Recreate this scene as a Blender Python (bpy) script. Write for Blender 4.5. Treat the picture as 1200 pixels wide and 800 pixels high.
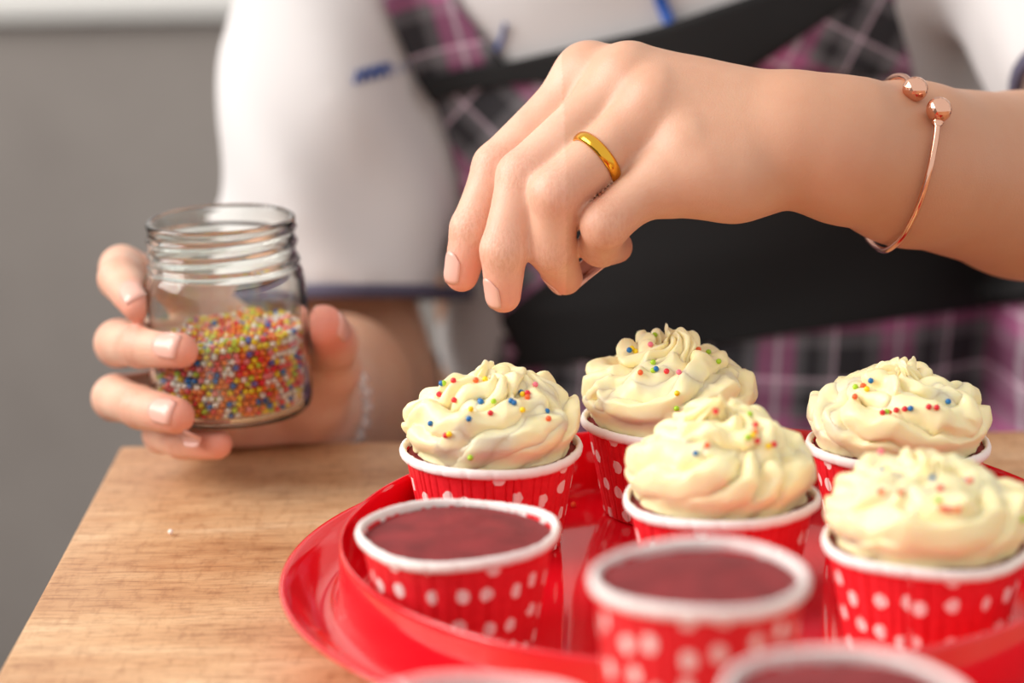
import bpy, bmesh, math, random
import numpy as np
from mathutils import Vector, Matrix
from mathutils.bvhtree import BVHTree
from mathutils import noise as mnoise

for o in list(bpy.data.objects):
    bpy.data.objects.remove(o)
scene = bpy.context.scene
COL = scene.collection
PI = math.pi
TZ = 0.75                      # height of the table top
F = 2833.0                     # focal length in pixels of a 1200 x 800 frame
PITCH, ROLL = math.radians(13.9), math.radians(1.0)

# ------------------------------------------------------------------ camera
CAM = Vector((0, 0, TZ + 0.289))
_fw = Vector((0, math.cos(PITCH), -math.sin(PITCH)))
_u0 = Vector((0, math.sin(PITCH), math.cos(PITCH)))
_r0 = Vector((1, 0, 0))
RT = _r0 * math.cos(ROLL) - _u0 * math.sin(ROLL)
UP = _r0 * math.sin(ROLL) + _u0 * math.cos(ROLL)
FW = _fw
cam_data = bpy.data.cameras.new('camera')
cam_data.sensor_width = 36.0
cam_data.lens = 36.0 * F / 1200.0
cam_data.clip_start = 0.01
cam_data.dof.use_dof = True
cam_data.dof.focus_distance = 0.862
cam_data.dof.aperture_fstop = 5.1
cam = bpy.data.objects.new('camera', cam_data)
COL.objects.link(cam)
m = Matrix.Identity(4)
for i in range(3):
    m[i][0] = RT[i]; m[i][1] = UP[i]; m[i][2] = -FW[i]; m[i][3] = CAM[i]
cam.matrix_world = m
scene.camera = cam

def ray(px, py):
    return FW + RT * ((px - 600) / F) - UP * ((py - 400) / F)
def P(px, py, d):              # point at pixel, at depth d along the view axis
    return CAM + ray(px, py) * d
def PZ(px, py, z):             # point at pixel on the horizontal plane z above the table
    r = ray(px, py)
    return CAM + r * ((TZ + z - CAM.z) / r.z)

# ------------------------------------------------------------------ world, light, exposure
world = bpy.data.worlds.new('world')
scene.world = world
world.use_nodes = True
bg = world.node_tree.nodes['Background']
bg.inputs[0].default_value = (1.0, 0.97, 0.94, 1)
bg.inputs[1].default_value = 0.80

def area(name, loc, target, sx, sy, power, col):
    l = bpy.data.lights.new(name, 'AREA')
    l.shape = 'RECTANGLE'; l.size = sx; l.size_y = sy; l.energy = power; l.color = col
    o = bpy.data.objects.new(name, l)
    COL.objects.link(o)
    o.location = loc
    o.rotation_euler = (Vector(target) - Vector(loc)).to_track_quat('-Z', 'Y').to_euler()
    return o
area('window_daylight', (-2.0, 0.75, 1.95), (0.0, 0.9, 0.85), 1.6, 1.6, 66, (1.0, 0.97, 0.93))

vs = scene.view_settings
vs.view_transform = 'Standard'
vs.look = 'None'
vs.exposure = 0.10
vs.gamma = 1.0
vs.use_curve_mapping = False

# ------------------------------------------------------------------ materials
def srgb(r, g, b):
    return tuple(((c / 255) / 12.92 if c <= 10 else ((c / 255 + 0.055) / 1.055) ** 2.4) for c in (r, g, b)) + (1.0,)

def mat(name, col=(0.8, 0.8, 0.8, 1), rough=0.5, **kw):
    mt = bpy.data.materials.new(name)
    mt.use_nodes = True
    b = mt.node_tree.nodes['Principled BSDF']
    b.inputs['Base Color'].default_value = col
    b.inputs['Roughness'].default_value = rough
    for k, v in kw.items():
        b.inputs[k.replace('_', ' ')].default_value = v
    return mt
class NT:
    def __init__(self, mt):
        self.t = mt.node_tree; self.b = self.t.nodes['Principled BSDF']
    def n(self, typ, **kw):
        nd = self.t.nodes.new(typ)
        for k, v in kw.items():
            setattr(nd, k, v)
        return nd
    def l(self, a, b):
        self.t.links.new(a, b)
    def math(self, op, a, b=None, c=None):
        nd = self.n('ShaderNodeMath', operation=op)
        for i, v in enumerate((a, b, c)):
            if v is None: continue
            if isinstance(v, (int, float)): nd.inputs[i].default_value = v
            else: self.l(v, nd.inputs[i])
        return nd.outputs[0]
    def mix(self, fac, a, b, blend='MIX'):
        nd = self.n('ShaderNodeMix', data_type='RGBA', blend_type=blend)
        for i, v in ((0, fac), (6, a), (7, b)):
            if isinstance(v, (int, float)): nd.inputs[i].default_value = v
            elif isinstance(v, tuple): nd.inputs[i].default_value = v
            else: self.l(v, nd.inputs[i])
        return nd.outputs[2]
    def ramp(self, fac, stops):
        nd = self.n('ShaderNodeValToRGB')
        e = nd.color_ramp.elements
        while len(e) < len(stops): e.new(0.5)
        for el, (p, c) in zip(e, stops):
            el.position = p; el.color = c
        self.l(fac, nd.inputs[0])
        return nd.outputs[0]
    def noise(self, vec, scale, detail=3, rough=0.5):
        nd = self.n('ShaderNodeTexNoise')
        nd.inputs['Scale'].default_value = scale
        nd.inputs['Detail'].default_value = detail
        nd.inputs['Roughness'].default_value = rough
        if vec is not None: self.l(vec, nd.inputs['Vector'])
        return nd.outputs['Fac']
    def coord(self, which='Object', scale=(1, 1, 1), rot=(0, 0, 0)):
        tc = self.n('ShaderNodeTexCoord')
        mp = self.n('ShaderNodeMapping')
        mp.inputs['Scale'].default_value = scale
        mp.inputs['Rotation'].default_value = rot
        self.l(tc.outputs[which], mp.inputs['Vector'])
        return mp.outputs[0]
    def bump(self, h, strength=0.3, dist=0.001):
        nd = self.n('ShaderNodeBump')
        nd.inputs['Strength'].default_value = strength
        nd.inputs['Distance'].default_value = dist
        self.l(h, nd.inputs['Height'])
        self.l(nd.outputs[0], self.b.inputs['Normal'])
    def col(self, c):
        self.l(c, self.b.inputs['Base Color'])

def mat_wood():
    mt = mat('worn_wood', rough=0.42)
    t = NT(mt)
    v1 = t.coord('Object', (5.0, 26, 26)); n1 = t.noise(v1, 1.6, 6, 0.62)
    v2 = t.coord('Object', (60, 480, 200)); n2 = t.noise(v2, 1.0, 5, 0.72)
    v3 = t.coord('Object', (7, 10, 9)); n3 = t.noise(v3, 1.3, 5, 0.65)
    v4 = t.coord('Object', (260, 70, 60)); n4 = t.noise(v4, 1.0, 4, 0.7)
    base = t.ramp(n1, [(0.30, srgb(200, 154, 112)), (0.47, srgb(218, 174, 130)), (0.6, srgb(228, 190, 148)), (0.74, srgb(238, 210, 174))])
    fine = t.ramp(n2, [(0.34, srgb(160, 114, 78)), (0.52, srgb(255, 255, 255))])
    c = t.mix(0.55, base, fine, 'MULTIPLY')
    cross = t.ramp(n4, [(0.34, srgb(176, 132, 96)), (0.5, srgb(255, 255, 255))])
    c = t.mix(0.32, c, cross, 'MULTIPLY')
    blot = t.ramp(n3, [(0.35, srgb(204, 160, 118)), (0.6, srgb(255, 250, 244))])
    c = t.mix(0.55, c, blot, 'MULTIPLY')
    t.col(c)
    t.bump(n2, 0.25, 0.0006)
    return mt
def mat_skin():
    mt = mat('skin', srgb(222, 170, 138), 0.47, Subsurface_Weight=0.22, Subsurface_Scale=0.004)
    mt.node_tree.nodes['Principled BSDF'].inputs['Subsurface Radius'].default_value = (1.0, 0.32, 0.16)
    t = NT(mt)
    at = t.n('ShaderNodeAttribute', attribute_name='tint')
    sep = t.n('ShaderNodeSeparateColor')
    t.l(at.outputs['Color'], sep.inputs[0])
    v = t.coord('Object')
    n1 = t.noise(v, 55, 4, 0.6)
    base = t.ramp(n1, [(0.3, srgb(224, 172, 146)), (0.7, srgb(234, 190, 164))])
    c = t.mix(sep.outputs[0], base, srgb(232, 130, 112))
    c = t.mix(sep.outputs[1], c, srgb(190, 134, 100))
    vw = t.coord('Object', (900, 900, 300)); nw = t.noise(vw, 1.0, 3, 0.7)
    wr = t.math('MULTIPLY', t.ramp(nw, [(0.42, (1, 1, 1, 1)), (0.54, (0, 0, 0, 1))]), sep.outputs[2])
    c = t.mix(t.math('MULTIPLY', wr, 0.4), c, srgb(200, 128, 100))
    t.col(c)
    nf = t.noise(v, 1400, 2, 0.6)
    t.bump(t.math('SUBTRACT', nf, t.math('MULTIPLY', wr, 0.8)), 0.25, 0.0005)
    return mt
def mat_wrapper():
    mt = mat('polka_paper', rough=0.5)
    t = NT(mt)
    uv = t.coord('UV')
    vo = t.n('ShaderNodeTexVoronoi', voronoi_dimensions='2D', feature='F1')
    vo.inputs['Scale'].default_value = 92.0
    vo.inputs['Randomness'].default_value = 0.45
    t.l(uv, vo.inputs['Vector'])
    dot = t.math('LESS_THAN', vo.outputs['Distance'], 0.225)
    n = t.noise(uv, 400, 3)
    redc = t.ramp(n, [(0.3, srgb(226, 26, 40)), (0.7, srgb(238, 38, 50))])
    t.col(t.mix(dot, redc, srgb(250, 232, 228)))
    return mt
def mat_cake():
    mt = mat('red_velvet_cake', rough=0.75)
    t = NT(mt)
    v = t.coord('Object')
    n = t.noise(v, 420, 5, 0.7); n2 = t.noise(v, 90, 3)
    t.col(t.mix(t.ramp(n2, [(0.35, (0, 0, 0, 1)), (0.65, (1, 1, 1, 1))]), srgb(118, 26, 30), srgb(146, 38, 42)))
    t.bump(n, 0.7, 0.0012)
    return mt
def mat_tray():
    mt = mat('red_glossy_plastic', srgb(226, 12, 32), 0.10, IOR=1.55, Coat_Weight=0.5, Coat_Roughness=0.03, Subsurface_Weight=0.15, Subsurface_Scale=0.01)
    b = mt.node_tree.nodes['Principled BSDF']
    b.inputs['Transmission Weight'].default_value = 0.0
    return mt
def mat_plaid():
    mt = mat('plaid_cotton', rough=0.85)
    t = NT(mt)
    uv = t.coord('UV')
    sx = t.n('ShaderNodeSeparateXYZ'); t.l(uv, sx.inputs[0])
    def bands(co):
        f = t.math('FRACT', t.math('MULTIPLY', co, 1 / 0.062))
        K, G, PK, W = srgb(44, 42, 46), srgb(108, 104, 108), srgb(178, 100, 142), srgb(222, 196, 210)
        stops = [(0.0, K), (0.18, G), (0.30, PK), (0.44, W), (0.48, PK), (0.60, G), (0.68, K), (0.80, G), (0.90, W), (0.93, K)]
        nd = t.n('ShaderNodeValToRGB'); nd.color_ramp.interpolation = 'CONSTANT'
        e = nd.color_ramp.elements
        while len(e) < len(stops): e.new(0.5)
        for el, (p, c) in zip(e, stops): el.position = p; el.color = c
        t.l(f, nd.inputs[0]); return nd.outputs[0]
    t.col(t.mix(0.5, bands(sx.outputs[0]), bands(sx.outputs[1])))
    return mt
def mat_shirt():
    mt = mat('white_cotton', srgb(214, 209, 208), 0.9)
    t = NT(mt)
    t.bump(t.noise(t.coord('Object'), 900, 2), 0.15, 0.0005)
    return mt
def mat_wall():
    mt = mat('grey_plaster', rough=0.9)
    t = NT(mt)
    n = t.noise(t.coord('Object'), 3.0, 5, 0.6)
    t.col(t.ramp(n, [(0.3, srgb(142, 134, 129)), (0.7, srgb(162, 154, 148))]))
    return mt
def mat_glass():
    mt = mat('clear_glass', (0.96, 0.99, 0.96, 1), 0.0, IOR=1.48)
    mt.node_tree.nodes['Principled BSDF'].inputs['Transmission Weight'].default_value = 1.0
    return mt
def mat_sprinkle():
    mt = mat('sugar_balls', rough=0.35)
    t = NT(mt)
    at = t.n('ShaderNodeAttribute', attribute_name='tint')
    t.col(at.outputs['Color'])
    return mt
M = dict(
    wood=mat_wood(), skin=mat_skin(), wrapper=mat_wrapper(), cake=mat_cake(), tray=mat_tray(), plaid=mat_plaid(),
    shirt=mat_shirt(), wall=mat_wall(), glass=mat_glass(), mixed=mat_sprinkle(),
    rim=mat('white_paper_rim', srgb(248, 240, 236), 0.55),
    frosting=mat('butter_cream', srgb(255, 238, 188), 0.42, Subsurface_Weight=0.4, Subsurface_Scale=0.004),
    gold=mat('yellow_gold', srgb(232, 176, 60), 0.16, Metallic=1.0),
    rose=mat('rose_gold', srgb(236, 184, 158), 0.14, Metallic=1.0),
    nail=mat('fingernail', srgb(234, 180, 164), 0.24),
    black=mat('black_cotton', srgb(19, 17, 18), 0.85),
    navy=mat('navy_trim', srgb(84, 78, 98), 0.85),
    blue=mat('blue_thread', srgb(30, 78, 160), 0.7),
    white_wall=mat('white_paint', srgb(222, 220, 216), 0.8),
    floor=mat('floor_grey', srgb(70, 66, 64), 0.6),
    trousers=mat('dark_trousers', srgb(40, 40, 46), 0.9),
    bead=mat('clear_bead', (0.98, 0.96, 0.97, 1), 0.08, IOR=1.45),
)
M['bead'].node_tree.nodes['Principled BSDF'].inputs['Transmission Weight'].default_value = 0.7
b = M['frosting'].node_tree.nodes['Principled BSDF']
b.inputs['Subsurface Radius'].default_value = (1.0, 0.7, 0.3)
SPR = dict(r=(226, 44, 56), o=(244, 104, 48), y=(250, 214, 20), g=(170, 212, 40), b=(16, 110, 176), p=(242, 120, 140), w=(250, 236, 226))
for k, c in SPR.items():
    M['spr_' + k] = mat('sugar_' + k, srgb(*c), 0.3)

# ------------------------------------------------------------------ mesh helpers
def empty(name, loc, label=None, cat=None, group=None):
    o = bpy.data.objects.new(name, None)
    o.empty_display_size = 0.02
    COL.objects.link(o); o.location = loc
    return tag(o, label, cat, group)
def tag(o, label=None, cat=None, group=None, kind=None):
    if label: o['label'] = label
    if cat: o['category'] = cat
    if group: o['group'] = group
    if kind: o['kind'] = kind
    return o
def mesh_obj(name, verts, faces, material, parent=None, smooth=True, uvs=None):
    me = bpy.data.meshes.new(name)
    if isinstance(verts, np.ndarray): verts = verts.tolist()
    if isinstance(faces, np.ndarray): faces = faces.tolist()
    me.from_pydata(verts, [], faces)
    if uvs is not None:
        lay = me.uv_layers.new(name='uv')
        li = np.empty(len(me.loops), np.int32); me.loops.foreach_get('vertex_index', li)
        lay.data.foreach_set('uv', np.asarray(uvs, np.float32)[li].ravel())
    me.materials.append(material)
    if smooth: me.polygons.foreach_set('use_smooth', [True] * len(me.polygons))
    me.update()
    return link_mesh(name, me, parent)
def link_mesh(name, me, parent=None):
    o = bpy.data.objects.new(name, me)
    COL.objects.link(o)
    if parent: o.parent = parent
    return o
def grid_faces(nu, nv, wrap_u=False, wrap_v=False, off=0, flip=False):
    fs = []
    for i in range(nu if wrap_u else nu - 1):
        for j in range(nv if wrap_v else nv - 1):
            a = i * nv + j; b = ((i + 1) % nu) * nv + j
            c = ((i + 1) % nu) * nv + (j + 1) % nv; d = i * nv + (j + 1) % nv
            q = [a + off, b + off, c + off, d + off]
            fs.append(q[::-1] if flip else q)
    return fs
def lathe(prof, n, flip=False, close=False):
    vs_ = []
    for i in range(n):
        a = 2 * PI * i / n
        for r, z in prof: vs_.append((r * math.cos(a), r * math.sin(a), z))
    return vs_, grid_faces(n, len(prof), True, close, 0, flip)
def box(name, lo, hi, material, parent=None, bev=0.0):
    bm = bmesh.new()
    bmesh.ops.create_cube(bm, size=1.0)
    for v in bm.verts:
        v.co = Vector([(lo[i] + hi[i]) / 2 + v.co[i] * (hi[i] - lo[i]) for i in range(3)])
    if bev > 0:
        bmesh.ops.bevel(bm, geom=bm.edges[:], offset=bev, segments=3, affect='EDGES', profile=0.6)
    me = bpy.data.meshes.new(name); bm.to_mesh(me); bm.free()
    me.materials.append(material)
    return link_mesh(name, me, parent)
def tube(pts, rads, n=12, closed=False, caps=True):
    pts = [Vector(p) for p in pts]; N = len(pts)
    if not hasattr(rads, '__len__'): rads = [rads] * N
    vs_ = []; prev = None
    for i in range(N):
        if closed: t = (pts[(i + 1) % N] - pts[i - 1]).normalized()
        else: t = (pts[min(i + 1, N - 1)] - pts[max(i - 1, 0)]).normalized()
        if prev is None:
            h = Vector((0, 0, 1)) if abs(t.z) < 0.9 else Vector((1, 0, 0))
            u = (h - t * h.dot(t)).normalized()
        else: u = (prev - t * prev.dot(t)).normalized()
        prev = u; w = t.cross(u)
        for j in range(n):
            a = 2 * PI * j / n
            vs_.append(tuple(pts[i] + (u * math.cos(a) + w * math.sin(a)) * rads[i]))
    fs = grid_faces(N, n, closed, True, 0, True)
    if caps and not closed:
        fs.append(list(range(n))); fs.append([(N - 1) * n + j for j in range(n)][::-1])
    return vs_, fs
def sphere(n=16, mm=10, r=1.0):
    return lathe([(r * math.sin(PI * (j + 0.0005) / (mm + 0.001)), -r * math.cos(PI * (j + 0.0005) / (mm + 0.001))) for j in range(mm + 1)], n)
def smoothstep(x):
    x = np.clip(x, 0, 1); return x * x * (3 - 2 * x)

# ------------------------------------------------------------------ the room
box('floor', (-3, -1.5, -0.05), (3, 2.35, 0.0), M['floor'])['kind'] = 'structure'
wb = box('wall_back', (-3, 2.35, 0.0), (3, 2.45, TZ + 0.038), M['wall']); wb['kind'] = 'structure'
wl = box('wall_left', (-1.66, -1.5, 0.0), (-1.56, 2.325, 1.12), M['wall']); wl['kind'] = 'structure'
box('trim_1', (-3, 2.33, TZ + 0.038), (3, 2.47, TZ + 0.06), M['white_wall'], None, 0.004)['kind'] = 'structure'
box('wall_back_upper', (-3, 2.36, TZ + 0.06), (3, 2.45, 2.6), M['white_wall'])['kind'] = 'structure'

# ------------------------------------------------------------------ table
tb = empty('wooden_table', (0.4, 0.55, 0), 'light brown worn wooden table under the red tray', 'table')
def tpart(o):
    o.parent = tb; o.matrix_parent_inverse = Matrix.Translation((-0.4, -0.55, 0)); return o
tpart(box('tabletop', (-0.168, 0.15, TZ - 0.034), (1.0, 0.993, TZ), M['wood'], None, 0.0015))
for lx, ly in ((-0.11, 0.21), (0.94, 0.21), (-0.11, 0.93), (0.94, 0.93)):
    tpart(box('leg', (lx - 0.03, ly - 0.03, 0), (lx + 0.03, ly + 0.03, TZ - 0.034), M['wood'], None, 0.003))

# ------------------------------------------------------------------ tray
TC = Vector((0.0652, 0.7610, TZ + 0.0002))
TRAY_FLOOR = 0.012
tr = empty('cake_tray', TC, 'round glossy red plastic tray with raised inner ring on wooden table', 'tray')
prof = [(0.0005, 0.0095), (0.104, 0.0095), (0.110, 0.006), (0.112, 0.0), (0.1145, 0.0), (0.116, 0.006), (0.1185, 0.0105), (0.1290, 0.0112), (0.1340, 0.0130), (0.1400, 0.0190), (0.1422, 0.0208), (0.1432, 0.0216), (0.1434, 0.0222),
        (0.1428, 0.0226), (0.1412, 0.0222), (0.1385, 0.0196), (0.1335, 0.0146), (0.1300, 0.0132), (0.1262, 0.0130), (0.1246, 0.0142), (0.1240, 0.0170), (0.1233, 0.0340), (0.1231, 0.0354), (0.1226, 0.0360),
        (0.1221, 0.0355), (0.1218, 0.0340), (0.1212, 0.0150), (0.1204, 0.0128), (0.1180, 0.0120), (0.0005, 0.0120)]
v, f = lathe(prof, 160)
mesh_obj('tray_body', v, f, M['tray'], tr)

# ------------------------------------------------------------------ cupcakes
random.seed(3)
def wrapper_mesh(name, r0, r1, h, seed):
    rnd = random.Random(seed)
    NP = 44
    w = [rnd.uniform(0.6, 1.5) for _ in range(NP)]; s = sum(w)
    ang, rad, us, a, u = [], [], [], 0.0, 0.0
    for k in range(NP):
        dw = 2 * PI * w[k] / s
        amp = rnd.uniform(0.35, 1.0)
        for fr, rr, du in ((0.0, 0.0, 0), (0.12, -0.95 * amp, 0.0010), (0.24, -0.15 * amp, 0.0018), (0.62, 0.15, 0.0)):
            ang.append(a + dw * fr); rad.append(rr * 0.0015); us.append(u + dw * 0.029 * fr + du * rnd.uniform(0.0, 0.7))
        a += dw; u += dw * 0.029 + 0.0004
    zs = [0.0, 0.0008, 0.004, 0.012, 0.02, 0.028, h - 0.0022]
    if h > 0.05: zs = zs[:-1] + [0.04, 0.055, h - 0.0022]
    vs_, uv = [], []
    n = len(ang)
    for i in range(n):
        for z in zs:
            t = z / h
            r = r0 + (r1 - r0) * t + rad[i] * (1.0 - 0.62 * t) - (0.0012 if z == 0 else 0)
            vs_.append((r * math.cos(ang[i]), r * math.sin(ang[i]), z)); uv.append((us[i], z * 1.0))
    fs = grid_faces(n, len(zs), True)
    c = len(vs_); vs_.append((0, 0, 0.0006)); uv.append((0, 0))
    nz = len(zs)
    for i in range(n): fs.append([c, ((i + 1) % n) * nz, i * nz])
    me = bpy.data.meshes.new(name)
    me.from_pydata(vs_, [], fs)
    lay = me.uv_layers.new(name='uv')
    for l in me.loops: lay.data[l.index].uv = uv[l.vertex_index]
    me.materials.append(M['wrapper']); me.update()
    return me
def rim_mesh(name, R, h, seed):
    rnd = random.Random(seed); n = 176
    prof = [(-0.0018, -0.0034), (-0.0007, -0.0037), (0.0000, -0.0030), (0.0002, -0.0017), (-0.0003, -0.0004), (-0.0010, 0.0), (-0.0017, -0.0004), (-0.0020, -0.0016), (-0.0020, -0.0030)]
    ph = [rnd.uniform(0, 6.28) for _ in range(4)]
    vs_ = []
    for i in range(n):
        a = 2 * PI * i / n
        crimp = -0.00045 if i % 8 == 0 else 0.0
        wob = 0.0003 * math.sin(3 * a + ph[0]) + 0.0003 * math.sin(5 * a + ph[1]); wz = 0.0004 * math.sin(2 * a + ph[2]) + 0.0003 * math.sin(4 * a + ph[3])
        for dr, dz in prof:
            r = R + dr + wob + (crimp if dr > -0.002 else 0)
            vs_.append((r * math.cos(a), r * math.sin(a), h + dz + wz))
    me = bpy.data.meshes.new(name)
    me.from_pydata(vs_, [], grid_faces(n, len(prof), True, True))
    me.materials.append(M['rim']); me.polygons.foreach_set('use_smooth', [True] * len(me.polygons)); me.update()
    return me
def cake_mesh(name, R, h, dome, seed):
    rnd = random.Random(seed)
    prof = [(R * math.sqrt(k / 14) if k else 0.0003, 0) for k in range(15)]
    vs_, n = [], 64
    for i in range(n):
        a = 2 * PI * i / n
        for r, _ in prof:
            t = r / R
            z = h - 0.0027 + dome * (1 - t ** 2.5) - 0.0004 * max(0, t - 0.93) / 0.07 + 0.0005 * math.sin(3 * a + seed) * t
            vs_.append((r * math.cos(a), r * math.sin(a), z))
        vs_.append((R * 0.90 * math.cos(a), R * 0.90 * math.sin(a), h - 0.006))
    me = bpy.data.meshes.new(name)
    me.from_pydata(vs_, [], grid_faces(n, len(prof) + 1, True))
    me.materials.append(M['cake']); me.polygons.foreach_set('use_smooth', [True] * len(me.polygons)); me.update()
    return me

def frosting_mesh(name, seed, R=0.0312, H=0.028, lobes=6, turns=3.0, start=0.0, hand=1):
    """piped butter cream: a fluted rope coiled inwards and upwards into a ruffled peak"""
    rnd = np.random.default_rng(seed)
    N, K = 460, 90
    t = np.linspace(0, 1, N)
    th = start + hand * 2 * PI * turns * t
    ph = 2 * PI * turns * t
    pr = rnd.uniform(0, 2 * PI, 10)
    sp = np.clip((t - 0.30) / 0.70, 0, 1)
    rope = 0.0134 * (1 - sp) ** 0.5 * (1 - 0.20 * sp) + 0.0034 * np.sqrt(np.clip(1 - t, 0, 1) + 0.05)
    rope *= smoothstep(t / 0.05) * 0.65 + 0.35
    rope *= 1 + 0.05 * np.sin(ph * 1.7 + pr[0])
    rope *= np.clip((1 - t) / 0.03, 0, 1) ** 0.6 * 0.9 + 0.1
    rho = (R - 0.0118) * (1 - sp) ** 0.85 * (1 + 0.06 * np.sin(ph * 1.3 + pr[2]))
    zc = 0.0080 + (H - 0.0105) * sp ** 1.1
    zc += smoothstep((t - 0.90) / 0.10) * 0.0045
    vs_ = np.zeros((N, K, 3))
    a = np.linspace(0, 2 * PI, K, endpoint=False)
    for i in range(N):
        tw = -0.9 * ph[i] - 5.0 * t[i] ** 3 + 0.7 * math.sin(ph[i] * 1.6 + pr[4]) + 0.3 * math.sin(ph[i] * 3.7 + pr[7])
        q = (a * 1.0 + tw) * lobes / 2
        s = np.abs(np.sin(q))
        fl = s ** 0.75                               # rounded flutes, narrow deep valleys
        fl = fl * (0.85 + 0.25 * np.sin(a * 2 + ph[i] * 1.9 + pr[5]))
        wav = 0.07 * np.sin(ph[i] * 9.0 + a * 1.0 + pr[6]) * s
        sh = 0.62 + 0.44 * fl + wav
        r = rope[i] * sh
        ox = r * np.cos(a); oz = r * np.sin(a)
        ct, st = math.cos(th[i]), math.sin(th[i])
        flat = 0.80 + 0.25 * t[i]
        rr = rho[i] + ox * 1.06
        vs_[i, :, 0] = rr * ct; vs_[i, :, 1] = rr * st
        vs_[i, :, 2] = zc[i] + oz * flat - ox * 0.20 * (1 - t[i])
    V = vs_.reshape(-1, 3)
    off = rnd.uniform(-9, 9, 3)                      # uneven squeezing of the bag
    for i in range(len(V)):
        nv = mnoise.noise_vector(Vector(V[i] * 95 + off)); n2 = mnoise.noise_vector(Vector(V[i] * 230 + off))
        V[i] += np.array(nv) * 0.0026 + np.array(n2) * 0.0009
    V[:, 2] = np.where(V[:, 2] < 0.0012, 0.0012 + (V[:, 2] - 0.0012) * 0.15, V[:, 2])
    rr = np.hypot(V[:, 0], V[:, 1]); lim = 0.0264 + (R - 0.0264) * smoothstep((V[:, 2] - 0.0020) / 0.0075)
    sc = np.where(rr > lim, (lim + (rr - lim) * 0.2) / np.maximum(rr, 1e-6), 1.0)
    V[:, 0] *= sc; V[:, 1] *= sc
    fs = grid_faces(N, K, False, True, 0, hand < 0)
    fs.append(list(range(K))); fs.append([(N - 1) * K + j for j in range(K)][::-1])
    n0 = len(V)                                     # heart of the swirl, so that no hole opens between the coils
    cv, cf = lathe([(0.0003, 0.0), (0.025, 0.0), (0.026, 0.004), (0.020, 0.011), (0.011, 0.0175), (0.0003, 0.0215)], 40)
    V = np.vstack([V, np.array(cv) * [R / 0.0312, R / 0.0312, H / 0.028]])
    fs += [[i + n0 for i in q] for q in cf]
    me = bpy.data.meshes.new(name)
    me.from_pydata(V.tolist(), [], fs)
    me.materials.append(M['frosting']); me.polygons.foreach_set('use_smooth', [True] * len(me.polygons)); me.update()
    return me

CUP_H, CUP_R = 0.0370, 0.0322
WR = wrapper_mesh('wrapper', 0.0238, 0.0307, CUP_H, 5)
RM = rim_mesh('rim', CUP_R, CUP_H, 6)
CK = cake_mesh('cake', 0.0301, CUP_H, 0.0030, 1)
CK2 = cake_mesh('cake', 0.0301, CUP_H, 0.0015, 2)
TALL_H, TALL_R = 0.0800, 0.0283
WRT = wrapper_mesh('wrapper', 0.0210, 0.0266, TALL_H, 9)
RMT = rim_mesh('rim', TALL_R, TALL_H, 8)
CKT = cake_mesh('cake', 0.0262, TALL_H, 0.0020, 3)
BALL = {}
def ball_mesh(k):
    if k not in BALL:
        bm = bmesh.new(); bmesh.ops.create_icosphere(bm, subdivisions=2, radius=0.00105)
        for fc in bm.faces: fc.smooth = True
        me = bpy.data.meshes.new('sprinkle'); bm.to_mesh(me); bm.free(); me.materials.append(M['spr_' + k]); BALL[k] = me
    return BALL[k]

def zoomed(lst, ox, oy, s):
    return [(ox + x / s, oy + y / s, c) for x, y, c in lst]
SP = dict(
    D=zoomed([(195,168,'r'),(213,168,'g'),(208,186,'b'),(245,180,'r'),(200,215,'r'),(250,236,'r'),(313,174,'o'),(340,174,'y'),(332,247,'b'),(326,243,'b'),(368,241,'g'),(298,270,'y'),(360,280,'r'),(290,296,'b'),(176,310,'b'),(222,347,'r'),(233,343,'y'),(455,215,'b'),(462,222,'y'),(477,218,'r'),(476,231,'o'),(422,243,'b'),(432,249,'b'),(455,268,'y'),(535,276,'b'),(540,298,'o'),(297,413,'g'),(497,192,'p')], 440, 380, 2.667),
    E=zoomed([(310,66,'g'),(293,97,'p'),(228,112,'y'),(220,118,'b'),(240,122,'y'),(258,190,'o'),(300,160,'g'),(303,186,'g'),(313,180,'b'),(345,187,'r'),(390,193,'p'),(450,112,'o'),(487,126,'g'),(517,155,'g'),(383,263,'y'),(378,308,'g')], 660, 370, 2.857),
    F=zoomed([(508,316,'r'),(627,332,'g'),(643,370,'r'),(640,393,'o'),(618,408,'g'),(633,402,'y'),(645,417,'r'),(685,437,'y'),(700,430,'r'),(478,435,'o'),(445,460,'b')], 660, 370, 2.857),
    G=zoomed([(602,20,'b'),(568,45,'o'),(543,50,'g'),(586,57,'y'),(536,86,'o'),(648,150,'r'),(676,142,'r'),(704,135,'r'),(736,130,'r'),(757,129,'b'),(828,124,'r'),(858,126,'r'),(901,103,'b'),(662,147,'g')], 840, 440, 3.333),
    H=zoomed([(648,368,'b'),(640,303,'p'),(640,455,'o'),(718,455,'o'),(872,440,'r'),(845,405,'b'),(970,400,'b'),(990,412,'r'),(865,490,'g'),(880,520,'o'),(905,522,'r'),(940,520,'o'),(1190,560,'g')], 840, 440, 3.333))
RIMZ = TRAY_FLOOR + CUP_H
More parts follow.
